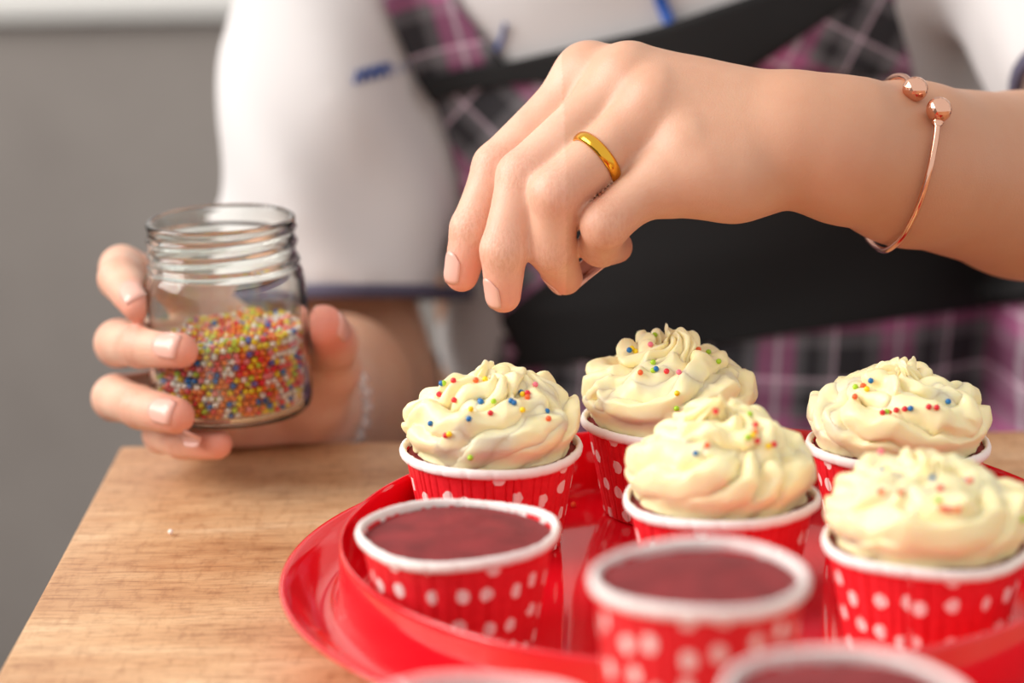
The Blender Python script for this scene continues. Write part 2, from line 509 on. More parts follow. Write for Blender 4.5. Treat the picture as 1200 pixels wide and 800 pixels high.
def cupcake(key, px, py, label, frost=None, tall=False, rot=0.0, group=None):
    ph = TALL_H if tall else RIMZ
    p = PZ(px, py, ph)
    loc = Vector((p.x, p.y, TZ + 0.0003 + (0.0 if tall else TRAY_FLOOR)))
    c = empty('cupcake', loc, label, 'cupcake', group)
    w = link_mesh('wrapper', WRT if tall else WR, c); w.rotation_euler.z = rot
    r = link_mesh('rim', RMT if tall else RM, w)
    k = link_mesh('cake', CKT if tall else (CK2 if frost is None else CK), c); k.rotation_euler.z = rot * 1.7
    if frost:
        fm = frosting_mesh('frosting', **frost)
        fo = link_mesh('frosting', fm, c)
        fz = CUP_H - 0.0022
        fo.location = (0, 0, fz)
        fo['label'] = 'pale yellow swirl of piped butter cream'
        bvh = BVHTree.FromPolygons([v.co[:] for v in fm.vertices], [q.vertices[:] for q in fm.polygons])
        o = CAM - loc - Vector((0, 0, fz))
        for sx, sy, kc in SP[key]:
            hit, nr, _, _ = bvh.ray_cast(o, ray(sx, sy).normalized())
            if hit is None:
                hit, nr, _, _ = bvh.ray_cast(o, ray(sx, sy + 6).normalized())
                if hit is None: continue
            if nr.dot(ray(sx, sy)) > 0: nr = -nr
            s = link_mesh('sprinkle', ball_mesh(kc), fo); s.location = hit + nr * 0.0006
    return c
cupcake('E', 784, 485, 'frosted cupcake at the far side of tray, peak just under the hand', dict(seed=21, R=0.0312, H=0.0335, lobes=6, start=2.3), rot=0.4)
cupcake('D', 575.5, 521, 'frosted cupcake with many blue and red sugar balls, nearest the jar', dict(seed=11, R=0.0312, H=0.030, lobes=6, start=3.6), rot=1.3)
cupcake('G', 1053, 515, 'frosted cupcake with a line of red sugar balls across its swirl', dict(seed=31, R=0.0312, H=0.028, lobes=6, start=4.4, hand=-1), rot=2.1)
cupcake('F', 845, 577, 'frosted cupcake in the middle of tray with tall peaked swirl', dict(seed=47, R=0.0308, H=0.034, lobes=6, start=5.2), rot=2.9)
cupcake('A', 536, 619, 'unfrosted red velvet cupcake inside the red tray ring', rot=3.6)
cupcake('H', 1086, 629, 'frosted cupcake beside the tray ring with a cluster of orange and red sugar balls', dict(seed=53, R=0.0308, H=0.0265, lobes=6, start=0.6), rot=4.4)
cupcake('B', 819, 671, 'unfrosted red velvet cupcake standing just outside the tray ring', tall=True, rot=0.7)
cupcake('C', 988, 810, 'unfrosted cupcake on the table, farther from the tray than the bare one by its edge', tall=True, rot=1.9)
cupcake('I', 552, 844, 'unfrosted cupcake of which only a sliver of white rim shows beside the tray flange', tall=True, rot=2.7)

# stray sugar balls
def stray(px, py, z, k, label):
    p = PZ(px, py, z + 0.0013)
    s = link_mesh('sprinkle', ball_mesh(k)); s.location = p
    tag(s, label, 'sprinkle')
stray(672, 591, TRAY_FLOOR, 'o', 'lone orange sugar ball fallen on the glossy tray floor')
stray(200, 623, 0, 'w', 'lone white sugar ball fallen on the bare wooden table')

# ------------------------------------------------------------------ jar
JD = 0.975
jb = P(273, 481, JD)                       # centre of the jar's base
jar = empty('glass_jar', jb, 'open clear glass jar half full of sprinkles held in a hand', 'jar')
jar.rotation_euler = (math.radians(0.5), math.radians(-1.0), 0)
def jar_mesh():
    n = 120
    out = [(0.0003, 0.0012), (0.024, 0.0006), (0.0275, 0.0), (0.0300, 0.0008), (0.0318, 0.0030), (0.0326, 0.0070), (0.0327, 0.015), (0.0327, 0.030), (0.0327, 0.044), (0.0325, 0.0500), (0.0318, 0.0550), (0.0306, 0.0585), (0.0294, 0.0602)]
    neck = [(0.0291, 0.0602 + 0.0006 * k) for k in range(1, 27)]
    top_ = [(0.0293, 0.0768), (0.0296, 0.0780), (0.0292, 0.0790), (0.0283, 0.0794), (0.0273, 0.0790), (0.0269, 0.0780)]
    inn = [(0.0268, 0.0700), (0.0268, 0.0610), (0.0280, 0.0580), (0.0293, 0.0545), (0.0300, 0.0495), (0.0302, 0.044), (0.0302, 0.030), (0.0302, 0.015), (0.0300, 0.0065), (0.0288, 0.0040), (0.0262, 0.0030), (0.0003, 0.0034)]
    prof = out + neck + top_ + inn
    vs_ = []
    for i in range(n):
        a = 2 * PI * i / n
        for j, (r, z) in enumerate(prof):
            if len(out) <= j < len(out) + len(neck):
                for k in range(-1, 3):
                    zz = 0.0625 + 0.0062 * (k + a / (2 * PI))
                    if 0.0615 < zz < 0.0750:
                        r += 0.0009 * math.exp(-((z - zz) / 0.0011) ** 2)
                r += 0.0014 * math.exp(-((z - 0.0612) / 0.0009) ** 2)
            vs_.append((r * math.cos(a), r * math.sin(a), z))
    return vs_, grid_faces(n, len(prof), True)
v, f = jar_mesh()
mesh_obj('jar_body', v, f, M['glass'], jar)

def jar_fill():
    rnd = np.random.default_rng(4)
    R, z0 = 0.0284, 0.0054
    def level(x, y): return 0.0335 + x * 0.08 + 0.0008 * np.sin(x * 300) + 0.0008 * np.cos(y * 260)
    pts = []
    d = 0.00275
    for layer in range(2):                              # shells against the glass
        rr = R - layer * 0.0016
        z = z0 + 0.0004
        row = 0
        while z < 0.040:
            nn = int(2 * PI * rr / d)
            aa = (np.arange(nn) + 0.5 * (row % 2)) * 2 * PI / nn + rnd.normal(0, 0.008, nn)
            x = rr * np.cos(aa) + rnd.normal(0, 0.00015, nn); y = rr * np.sin(aa) + rnd.normal(0, 0.00015, nn)
            zz = z + rnd.normal(0, 0.00022, nn)
            if row == 0: x *= 0.965; y *= 0.965
            k = zz < level(x, y)
            pts.append(np.stack([x[k], y[k], zz[k]], 1))
            z += d * 0.88; row += 1
    g = np.arange(-R, R, d * 0.95)                      # heap surface
    X, Y = np.meshgrid(g, g); X = X.ravel() + rnd.normal(0, 0.0003, X.size); Y = Y.ravel() + rnd.normal(0, 0.0003, Y.size)
    k = np.hypot(X, Y) < R - 0.002
    X, Y = X[k], Y[k]
    pts.append(np.stack([X, Y, level(X, Y) + rnd.normal(0, 0.0004, X.size)], 1))
    pts = np.vstack(pts)
    bm = bmesh.new(); bmesh.ops.create_icosphere(bm, subdivisions=1, radius=0.00142)
    bv = np.array([q.co[:] for q in bm.verts]); bf = np.array([[q.index for q in fc.verts] for fc in bm.faces]); bm.free()
    n = len(pts)
    V = (pts[:, None, :] + bv[None]).reshape(-1, 3)
    Fc = (bf[None] + (np.arange(n) * len(bv))[:, None, None]).reshape(-1, 3)
    pal = np.array([srgb(*c) for c in ((240, 60, 64), (255, 224, 40), (255, 136, 60), (255, 246, 236), (255, 150, 150), (200, 224, 60), (24, 110, 190))])
    idx = rnd.choice(7, n, p=[0.15, 0.19, 0.20, 0.24, 0.07, 0.07, 0.08])
    C = np.repeat(pal[idx], len(bv), 0)
    # a solid heart below the visible grains
    cv, cf = lathe([(0.0003, 0.0044), (0.0255, 0.0046), (0.0262, 0.008), (0.0262, 0.0305), (0.0003, 0.0318)], 32)
    cv = np.array(cv); cv[:, 2] += np.where(cv[:, 2] > 0.03, cv[:, 0] * 0.08, 0)
    faces = Fc.tolist() + [[i + len(V) for i in q] for q in cf]
    C = np.vstack([C, np.tile(np.array(srgb(250, 190, 140)), (len(cv), 1))])
    V = np.vstack([V, cv])
    o = mesh_obj('sugar_sprinkles', V, faces, M['mixed'])
    at = o.data.color_attributes.new('tint', 'FLOAT_COLOR', 'POINT')
    at.data.foreach_set('color', C.astype(np.float32).ravel())
    return o
o = jar_fill()
o.location = jb; o.rotation_euler = jar.rotation_euler
tag(o, 'multicoloured round sugar sprinkles filling the lower half of glass jar', 'sprinkles', kind='stuff')

# ------------------------------------------------------------------ signed distance modelling of body and clothes
class Field:
    def __init__(self, xs, ys, zs):
        self.x, self.y, self.z = [np.asarray(a, np.float32) for a in (xs, ys, zs)]
        self.f = np.full((len(xs), len(ys), len(zs)), 0.05, np.float32)
    def block(self, lo, hi):
        s = []
        for ax, l, h in zip((self.x, self.y, self.z), lo, hi):
            s.append(slice(max(0, int(np.searchsorted(ax, l)) - 1), min(len(ax), int(np.searchsorted(ax, h)) + 2)))
        return tuple(s)
    def pts(self, s):
        return self.x[s[0]][:, None, None], self.y[s[1]][None, :, None], self.z[s[2]][None, None, :]
def smin(a, b, k):
    h = np.maximum(k - np.abs(a - b), 0) / k
    return np.minimum(a, b) - h * h * (k * 0.25)
def cone(X, Y, Z, a, b, ra, rb):
    a = np.array(a, np.float32); d = np.array(b, np.float32) - a
    L = float(d @ d) + 1e-12
    px, py, pz = X - a[0], Y - a[1], Z - a[2]
    t = np.clip((px * d[0] + py * d[1] + pz * d[2]) / L, 0, 1)
    return np.sqrt((px - t * d[0]) ** 2 + (py - t * d[1]) ** 2 + (pz - t * d[2]) ** 2) - (ra + (rb - ra) * t)
def surface_nets(fd):
    f = fd.f; s = f < 0
    nx, ny, nz = f.shape
    cnt = np.zeros((nx - 1, ny - 1, nz - 1), np.int8)
    cor = [(i, j, k) for i in (0, 1) for j in (0, 1) for k in (0, 1)]
    for i, j, k in cor: cnt += s[i:nx - 1 + i, j:ny - 1 + j, k:nz - 1 + k]
    I = np.argwhere((cnt > 0) & (cnt < 8))
    idx = np.full(cnt.shape, -1, np.int32)
    idx[I[:, 0], I[:, 1], I[:, 2]] = np.arange(len(I))
    val = {c: f[I[:, 0] + c[0], I[:, 1] + c[1], I[:, 2] + c[2]] for c in cor}
    acc = np.zeros((len(I), 3)); num = np.zeros(len(I))
    for a in cor:
        for ax in range(3):
            if a[ax]: continue
            bq = list(a); bq[ax] = 1; bq = tuple(bq)
            va, vb = val[a], val[bq]
            mk = (va < 0) != (vb < 0)
            tt = np.where(mk, va / np.where(mk, va - vb, 1), 0)
            pa = np.zeros((len(I), 3))
            for q in range(3): pa[:, q] = a[q]
            pa[:, ax] += tt
            acc += pa * mk[:, None]; num += mk
    acc /= num[:, None]
    V = np.zeros((len(I), 3))
    for q, ax in enumerate((fd.x, fd.y, fd.z)):
        lo = ax[I[:, q]]; hi = ax[I[:, q] + 1]
        V[:, q] = lo + (hi - lo) * acc[:, q]
    Fs = []
    for ax in range(3):
        u, w = (ax + 1) % 3, (ax + 2) % 3
        sl0 = [slice(1, -1)] * 3; sl1 = [slice(1, -1)] * 3
        sl0[ax] = slice(0, -1); sl1[ax] = slice(1, None)
        a, bq = s[tuple(sl0)], s[tuple(sl1)]
        E_ = np.argwhere(a != bq)
        base = E_.copy(); base[:, u] += 1; base[:, w] += 1
        q = []
        for du, dw in ((-1, -1), (0, -1), (0, 0), (-1, 0)):
            c = base.copy(); c[:, u] += du; c[:, w] += dw
            q.append(idx[c[:, 0], c[:, 1], c[:, 2]])
        q = np.stack(q, 1)
        fl = ~a[E_[:, 0], E_[:, 1], E_[:, 2]]
        q[fl] = q[fl][:, ::-1]
        Fs.append(q)
    return V, np.vstack(Fs)
def axis(parts):
    """parts: (start, end, step) stretches joined into one rising axis"""
    out = []
    for a, b_, st in parts:
        n = max(1, int(round((b_ - a) / st))); out += list(np.linspace(a, b_, n, endpoint=False))
    out.append(parts[-1][1]); return np.array(out)

# joints: pixel, pixel, depth -> world
def J(*l): return [np.array(P(*q)) for q in l]
# hand over the cupcakes (back of the hand to the viewer)
RH = dict(
    index=(J((690, 93, .893), (583, 196, .884), (553, 268, .880), (541, 322, .882)), (.0112, .0092, .0079, .0063)),
    middle=(J((737, 96, .879), (613, 207, .868), (590, 293, .866), (590, 346, .872)), (.0115, .0096, .0083, .0064)),
    ring=(J((770, 126, .868), (652, 226, .857), (646, 292, .868), (662, 325, .886)), (.0112, .0096, .0084, .0066)),
    little=(J((808, 176, .862), (709, 263, .855), (704, 287, .871), (722, 289, .887)), (.0105, .0086, .0077, .0062)),
    thumb=(J((880, 165, .900), (780, 195, .925), (690, 228, .926), (628, 270, .908)), (.0135, .0115, .0100, .0075)))
R_WRIST = P(940, 161, .868)
R_ELBOW = P(1425, 275, 1.035)
R_SHO = P(1190, -185, 1.235)
# hand round the jar (palm to the viewer, behind the glass)
LH = dict(
    index=(J((222, 350, 1.026), (143, 314, 1.002), (141, 326, .972), (162, 358, .950)), (.0110, .0092, .0088, .0066)),
    middle=(J((226, 402, 1.024), (139, 402, .985), (166, 405, .955), (213, 410, .9355)), (.0110, .0096, .0088, .0072)),
    ring=(J((230, 455, 1.024), (135, 466, .986), (165, 477, .956), (207, 487, .937)), (.0105, .0093, .0085, .0072)),
    little=(J((248, 492, 1.026), (190, 508, .990), (214, 516, .965), (254, 520, .950)), (.0100, .0078, .0073, .0062)),
    thumb=(J((362, 462, 1.030), (386, 432, 1.014), (390, 402, .990), (379, 382, .966)), (.0135, .0112, .0102, .0086)))
L_WRIST = P(362, 474, 1.056)
L_ELBOW = P(424, 452, 1.235)
S_END = P(384, 452, 1.225)
L_SHO = P(376, -185, 1.225)

def hand_field(X, Y, Z, H, wrist, wr, hint, heel):
    """palm from metacarpals, fingers kept apart by a tight blend"""
    w = np.array(wrist)
    palm = None
    fn = ['index', 'middle', 'ring', 'little']
    mc = {k: H[k][0][0] for k in fn}
    across = mc['little'] - mc['index']; across = across / np.linalg.norm(across)
    for i, k in enumerate(fn):
        o = w + across * (-0.0090 + 0.0060 * i)
        g = cone(X, Y, Z, o, mc[k], wr * 0.66, H[k][1][0] * 1.02)
        palm = g if palm is None else smin(palm, g, 0.010)
    th = H['thumb']
    g = cone(X, Y, Z, w * 0.85 + th[0][0] * 0.15, th[0][0], wr * 0.7, th[1][0])
    palm = smin(palm, g, 0.012)
    g = cone(X, Y, Z, th[0][0], th[0][1], th[1][0], th[1][1]); palm = smin(palm, g, 0.012)
    mid = (mc['index'] + w) / 2
    palm = smin(palm, cone(X, Y, Z, th[0][0], mid, th[1][0] * 0.8, 0.010), 0.010)
    for (a_, ra_), (b_, rb_) in zip(heel[:-1], heel[1:]):      # fleshy outer edge of the palm
        palm = smin(palm, cone(X, Y, Z, a_, b_, ra_, rb_), 0.007)
    tot = palm
    for k in fn + ['thumb']:
        jt, rd = H[k]
        g = None
        rng = range(3) if k != 'thumb' else range(1, 3)
        for q in rng:
            a_, b_ = jt[q], jt[q + 1]
            mid = (a_ + b_) / 2; rm = (rd[q] + rd[q + 1]) / 2 * (0.955 if q < 2 else 1.03)
            c1 = cone(X, Y, Z, a_, mid, rd[q], rm); c2 = cone(X, Y, Z, mid, b_, rm, rd[q + 1])
            c = np.minimum(c1, c2)
            if q == rng[0]:
                c = smin(palm, c, 0.009)
            g = c if g is None else smin(g, c, 0.0022)
        tot = smin(tot, g, 0.0024)
    for k in fn:                                    # knuckles
        p = H[k][0][0] + np.array(hint) * 0.0035
        tot = smin(tot, cone(X, Y, Z, p, p + (w - p) * 0.1, H[k][1][0] * 0.86, H[k][1][0] * 0.6), 0.006)
    return tot

xs = axis([(-0.26, -0.185, .008), (-0.185, 0.215, .001), (0.215, 0.27, .004), (0.27, 0.46, .010)])
ys = axis([(0.74, 0.825, .012), (0.825, 1.075, .001), (1.075, 1.13, .003), (1.13, 1.50, .010)])
zs = axis([(-0.02, TZ - 0.06, .018), (TZ - 0.06, TZ - 0.004, .004), (TZ - 0.004, TZ + 0.195, .001), (TZ + 0.195, TZ + 0.24, .004), (TZ + 0.24, TZ + 0.62, .010)])
BF = Field(xs, ys, zs)
def hand_box(H, w, pad=0.03):
    a = np.array([p for k in H for p in H[k][0]] + [np.array(w)])
    return a.min(0) - pad, a.max(0) + pad
TOW = -np.array(FW)
RHEEL = [(P(893, 203, .866), .0135), (P(860, 206, .862), .0140), (P(825, 203, .861), .0130), (P(785, 216, .860), .0105)]
LHEEL = [(P(350, 492, 1.040), .0130), (P(300, 492, 1.036), .0130), (P(255, 488, 1.030), .0110)]
for H, w, wr, hint, heel in ((RH, R_WRIST, .0228, TOW * 0.75 + np.array((0, 0, 0.65)), RHEEL), (LH, L_WRIST, .0205, np.array(FW), LHEEL)):
    lo, hi = hand_box(H, w)
    s = BF.block(lo, hi); X, Y, Z = BF.pts(s)
    BF.f[s] = np.minimum(BF.f[s], hand_field(X, Y, Z, H, w, wr, hint, heel))
def add(a, b_, ra, rb, k=0.012):
    a, b_ = np.array(a), np.array(b_)
    mx = max(ra, rb) + k + 0.02
    s = BF.block(np.minimum(a, b_) - mx, np.maximum(a, b_) + mx); X, Y, Z = BF.pts(s)
    BF.f[s] = smin(BF.f[s], cone(X, Y, Z, a, b_, ra, rb), k)
def lerp(a, b_, t): return np.array(a) * (1 - t) + np.array(b_) * t
up_v = np.array(UP)
# forearms: two bones wide, tapering to the wrist
ARM = [(P(940, 161, .868), .0215), (P(990, 176, .872), .0252), (P(1065, 192, .893), .0292), (P(1200, 217, .945), .0352), (R_ELBOW, .038)]
for (a_, ra_), (b_, rb_) in zip(ARM[:-1], ARM[1:]): add(a_, b_, ra_, rb_, .008)
add(R_ELBOW, R_SHO, .037, .046, .02)
add(lerp(L_WRIST, L_ELBOW, -0.02) + up_v * .004, lerp(L_WRIST, L_ELBOW, .5) + up_v * .005, .0185, .030, .01)
add(lerp(L_WRIST, L_ELBOW, -0.02) - up_v * .004, lerp(L_WRIST, L_ELBOW, .5) - up_v * .004, .0185, .030, .01)
add(lerp(L_WRIST, L_ELBOW, .5), L_ELBOW, .032, .035, .02)
add(L_ELBOW, lerp(L_SHO, S_END, .5), .035, .033, .02)
add(lerp(L_SHO, S_END, .5), L_SHO, .033, .028, .02)
# trunk, neck, legs
XC = 0.062; YC = 1.285
add((XC - .11, YC, TZ + .50), (XC + .11, YC, TZ + .50), .050, .050, .03)
add((XC - .045, YC + .01, TZ + .40), (XC + .060, YC + .01, TZ + .40), .070, .070, .03)
add((XC - .030, YC + .01, TZ + .25), (XC + .055, YC + .01, TZ + .25), .068, .068, .03)
add((XC + .05, YC + .01, TZ + .05), (XC + .015, YC + .01, TZ + .30), .075, .075, .03)
add((XC + .010, YC + .01, TZ + .05), (XC + .090, YC + .01, TZ + .05), .068, .068, .03)
add((XC, YC, TZ + .50), (XC, YC - .01, TZ + .575), .055, .048, .03)
for sx in (-1, 1):
    add((XC + .045 + sx * .075, YC, TZ + .02), (XC + .045 + sx * .08, YC - .005, TZ - .30), .075, .052, .03)
    add((XC + .045 + sx * .08, YC - .005, TZ - .30), (XC + .045 + sx * .082, YC + .02, .09), .052, .035, .03)
    add((XC + .045 + sx * .082, YC + .02, .050), (XC + .045 + sx * .095, YC - .13, .030), .034, .028, .03)
# the palm and finger pads press against the glass, the edge of the hand rests on the table
lo, hi = hand_box(LH, L_WRIST); s = BF.block(lo, hi); X, Y, Z = BF.pts(s)
axv = jar.rotation_euler.to_matrix() @ Vector((0, 0, 1))
hh = (X - jb.x) * axv.x + (Y - jb.y) * axv.y + (Z - jb.z) * axv.z
rj = np.sqrt(np.maximum((X - jb.x) ** 2 + (Y - jb.y) ** 2 + (Z - jb.z) ** 2 - hh ** 2, 0))
rad_j = 0.0336 - 0.0032 * smoothstep((0.006 - hh) / 0.006) - 0.0028 * smoothstep((hh - 0.047) / 0.013)
jsd = np.maximum(rj - rad_j, np.maximum(-0.0008 - hh, hh - 0.0800))
BF.f[s] = -smin(-BF.f[s], jsd, 0.0015)
tsd = np.maximum(np.maximum(Y - 0.9945, -0.1695 - X), Z - (TZ + 0.0010))
BF.f[s] = np.maximum(BF.f[s], -tsd)
V, Fc = surface_nets(BF)
del BF

person = empty('person', (XC, YC, 0), 'person in white shirt and plaid apron sprinkling sugar balls over cupcakes', 'person')
def pchild(o, par=None):
    par = par or person
    o.parent = par
    o.matrix_parent_inverse = Matrix.Translation((-XC, -YC, 0))
    return o
body = pchild(mesh_obj('body', V, Fc, M['skin']))
# a little relaxation to take the grid off the surface
def relax(V, Fc, it, lam=0.5):
    for _ in range(it):
        S = np.zeros_like(V); n = np.zeros(len(V))
        for a, b_ in ((0, 1), (1, 2), (2, 3), (3, 0)):
            np.add.at(S, Fc[:, a], V[Fc[:, b_]]); np.add.at(n, Fc[:, a], 1)
            np.add.at(S, Fc[:, b_], V[Fc[:, a]]); np.add.at(n, Fc[:, b_], 1)
        V = V + lam * (S / n[:, None] - V)
    return V
V = relax(V, Fc, 3)
body.data.vertices.foreach_set('co', V.astype(np.float32).ravel())
# skin tint: r = flush at finger ends, g = tan on the forearms, b = creases over the joints
T = np.zeros((len(V), 4), np.float32); T[:, 3] = 1
for H in (RH, LH):
    for k, (jt, rd) in H.items():
        d = np.linalg.norm(V - jt[3], axis=1); T[:, 0] = np.maximum(T[:, 0], 0.62 * np.exp(-(d / 0.013) ** 2))
        for q in (1, 2):
            d = np.linalg.norm(V - jt[q], axis=1)
            T[:, 0] = np.maximum(T[:, 0], 0.22 * np.exp(-(d / 0.010) ** 2)); T[:, 2] = np.maximum(T[:, 2], np.exp(-(d / 0.0105) ** 4))
for jt in (LH['thumb'][0],):
    d = np.linalg.norm(V - jt[3], axis=1); T[:, 0] = np.maximum(T[:, 0], 0.85 * np.exp(-(d / 0.018) ** 2))
wv = np.array(P(985, 200, .85)); d = np.linalg.norm(V - wv, axis=1); T[:, 0] = np.maximum(T[:, 0], 0.30 * np.exp(-(d / 0.014) ** 2))
ax_ = np.array(R_ELBOW) - np.array(R_WRIST); tt = ((V - np.array(R_WRIST)) @ ax_) / (ax_ @ ax_)
T[:, 1] = np.where(V[:, 0] > 0.02, 0.80 * smoothstep((tt + 0.52) / 0.62), 0)
ax_ = np.array(L_ELBOW) - np.array(L_WRIST); tt = ((V - np.array(L_WRIST)) @ ax_) / (ax_ @ ax_)
T[:, 1] = np.maximum(T[:, 1], np.where(V[:, 0] < -0.01, 0.7 * smoothstep((tt - 0.05) / 0.4), 0))
at = body.data.color_attributes.new('tint', 'FLOAT_COLOR', 'POINT'); at.data.foreach_set('color', T.ravel())
body['label'] = 'tan skin of arms and hands'

BODY_BVH = BVHTree.FromPolygons(V.tolist(), Fc.tolist())
def nail(jt, rd, hint, size=1.0):
    d = Vector(jt[3] - jt[2]).normalized(); nrm = Vector(hint); nrm = (nrm - d * nrm.dot(d)).normalized(); s = d.cross(nrm)
    tip = Vector(jt[3]); r = rd[3]
    L, Wd = 0.0105 * size, 0.0094 * size
    vs_ = []; n = 9
    c0 = tip - d * 0.0022
    for i in range(n):
        u = i / (n - 1)
        for j in range(n):
            q = j / (n - 1) * 2 - 1
            uu = (u - 0.5) * 2
            wid = Wd / 2 * (1 - 0.22 * max(0, -uu) ** 3 - 0.12 * max(0, uu) ** 4)
            a = q * 0.95
            dl = uu * L / 2 + (0.0011 * (1 - q * q) if u == 1 else 0.0008 * (1 - q * q) * uu) 
            dl -= (1 - abs(uu)) * 0.0
            if uu < 0: dl += 0.0016 * q * q * (-uu) ** 2
            p0 = c0 + d * dl + s * (math.sin(a) / math.sin(0.95) * wid)
            hit, hn, _, _ = BODY_BVH.ray_cast(p0 + nrm * 0.02, -nrm, 0.03)
            h = (hit - p0).dot(nrm) if hit else r * math.cos(a)
            vs_.append([p0, h])
    hs = [q[1] for q in vs_]; hm = sorted(hs)[len(hs) // 2]
    out = [tuple(p0 + nrm * (max(h, hm - 0.0035) + 0.00022)) for p0, h in vs_]
    o = pchild(mesh_obj('fingernail', out, grid_faces(n, n), M['nail']))
    md = o.modifiers.new('thick', 'SOLIDIFY'); md.thickness = 0.0005; md.offset = 0
LEFT = np.array(RT) * -1
for k in ('index', 'middle', 'ring', 'little'):
    nail(*RH[k], LEFT * 0.9 + TOW * (0.75 if k in ('index', 'middle') else -0.3) - up_v * (0.0 if k in ('index', 'middle') else 0.8), 0.95)
nail(*RH['thumb'], np.array(FW) - up_v * 0.2, 1.1)
for k in ('index', 'middle', 'ring', 'little'):
    nail(*LH[k], TOW + up_v * 0.25 - LEFT * (0.1 if k == 'index' else -0.35), {'little': .9, 'index': 1.0}.get(k, 1.1))
nail(*LH['thumb'], -LEFT + TOW * 0.1, 1.15)

# ------------------------------------------------------------------ shirt
sx_ = axis([(-0.26, 0.46, .005)]); sy_ = axis([(0.98, 1.46, .005)]); sz_ = axis([(TZ - 0.14, TZ + 0.60, .006)])
SF = Field(sx_, sy_, sz_)
X, Y, Z = SF.pts((slice(None),) * 3)
def ell(z0, z1, a, bq):                                   # upright elliptical trunk slice
    q = np.sqrt(((X - XC) / a) ** 2 + ((Y - YC) / bq) ** 2)
    return np.maximum((q - 1) * min(a, bq), np.maximum(z0 - Z, Z - z1))
hz = Z - TZ
aw = 0.158 + 0.012 * np.sin((hz - 0.05) * 7) ; bw = 0.112 + 0.010 * np.clip((hz - 0.1) / 0.2, 0, 1)
shd = np.clip((hz - 0.40) / 0.16, 0, 1)
aw = aw * (1 - 0.55 * shd ** 2); bw = bw * (1 - 0.45 * shd ** 2)
XT = XC + 0.053 - 0.043 * np.clip(hz / 0.25, 0, 1)
q = np.sqrt(((X - XT) / aw) ** 2 + ((Y - YC) / bw) ** 2)
trunk = (q - 1) * 0.11
fold = 0.0016 * np.sin(X * 60 + Z * 45 + 1.0 + 2 * np.sin(Z * 14)) + 0.0014 * np.sin(X * 34 - Z * 70)
trunk = np.maximum(trunk + fold, np.maximum((TZ - 0.12) - Z, Z - (TZ + 0.55)))
def sleeve(sho, elb, t_end, r0, r1, ph):
    a, b_ = np.array(sho), np.array(elb); d = b_ - a; L = np.linalg.norm(d); dn = d / L
    px, py, pz = X - a[0], Y - a[1], Z - a[2]
    al = px * dn[0] + py * dn[1] + pz * dn[2]
    t = np.clip(al / L, 0, t_end)
    dist = np.sqrt((px - t * d[0]) ** 2 + (py - t * d[1]) ** 2 + (pz - t * d[2]) ** 2)
    fr = 0.0034 * np.sin(X * 95 + Z * 48 + ph + 1.2 * np.sin(Z * 15)) * np.clip(0.3 + t, 0, 1) + 0.003 * np.sin(X * 40 - Z * 50 + Y * 50)
    rr = r0 + (r1 - r0) * t
    out = np.maximum(dist - rr + fr, al - L * t_end)
    inner = np.maximum(dist - rr + 0.013 + fr, (L * t_end - 0.05) - al)
    return out, inner
s1, i1 = sleeve(L_SHO, S_END, 0.84, .036, .067, 0.5)
s2, i2 = sleeve(R_SHO, R_ELBOW, 0.70, .058, .066, 2.0)
SFv = smin(smin(trunk, s1, 0.03), s2, 0.03)
SFv = np.maximum(np.maximum(SFv, -i1), -i2)
SF.f[:] = SFv
SV, SFc = surface_nets(SF); SV = relax(SV, SFc, 4)
shirt = pchild(mesh_obj('shirt', SV, SFc, M['shirt']))
shirt['label'] = 'white short sleeved cotton shirt'
SH_BVH = BVHTree.FromPolygons(SV.tolist(), SFc.tolist())
del SF, SFv, trunk, fold, s1, i1, s2, i2, X, Y, Z
def sub(o):                                               # a sub-part, placed in world coordinates
    o.parent = shirt; o.matrix_parent_inverse = Matrix.Identity(4); return o
def hem(sho, elb, t_end, r, thick=0.0022):
    a, b_ = np.array(sho), np.array(elb); d = Vector(b_ - a); dn = d.normalized(); c = Vector(a) + d * t_end
    u = dn.orthogonal().normalized(); w = dn.cross(u)
    pts = []
    for i in range(64):
        an = 2 * PI * i / 64; dirv = u * math.cos(an) + w * math.sin(an)
        hit, nr, _, _ = SH_BVH.ray_cast(c - dn * 0.010 + dirv * (r + 0.03), -dirv, 0.05)
        rr = (hit - (c - dn * 0.010)).dot(dirv) if hit else r
        pts.append((dirv, max(min(rr, r + 0.012), r - 0.012)))
    vs_ = []
    for dirv, rr in pts:
        for e, l in ((0.0012, -0.006), (0.0016, 0.0), (0.0, 0.001), (-0.003, 0.0), (-0.003, -0.006)):
            vs_.append(tuple(c + dirv * (rr + e) + dn * l))
    return mesh_obj('sleeve_trim', vs_, grid_faces(64, 5, True, True), M['navy'])
sub(hem(L_SHO, S_END, 0.84, .067 * .84 + .036 * .16))
sub(hem(R_SHO, R_ELBOW, 0.70, .066 * .7 + .058 * .3))

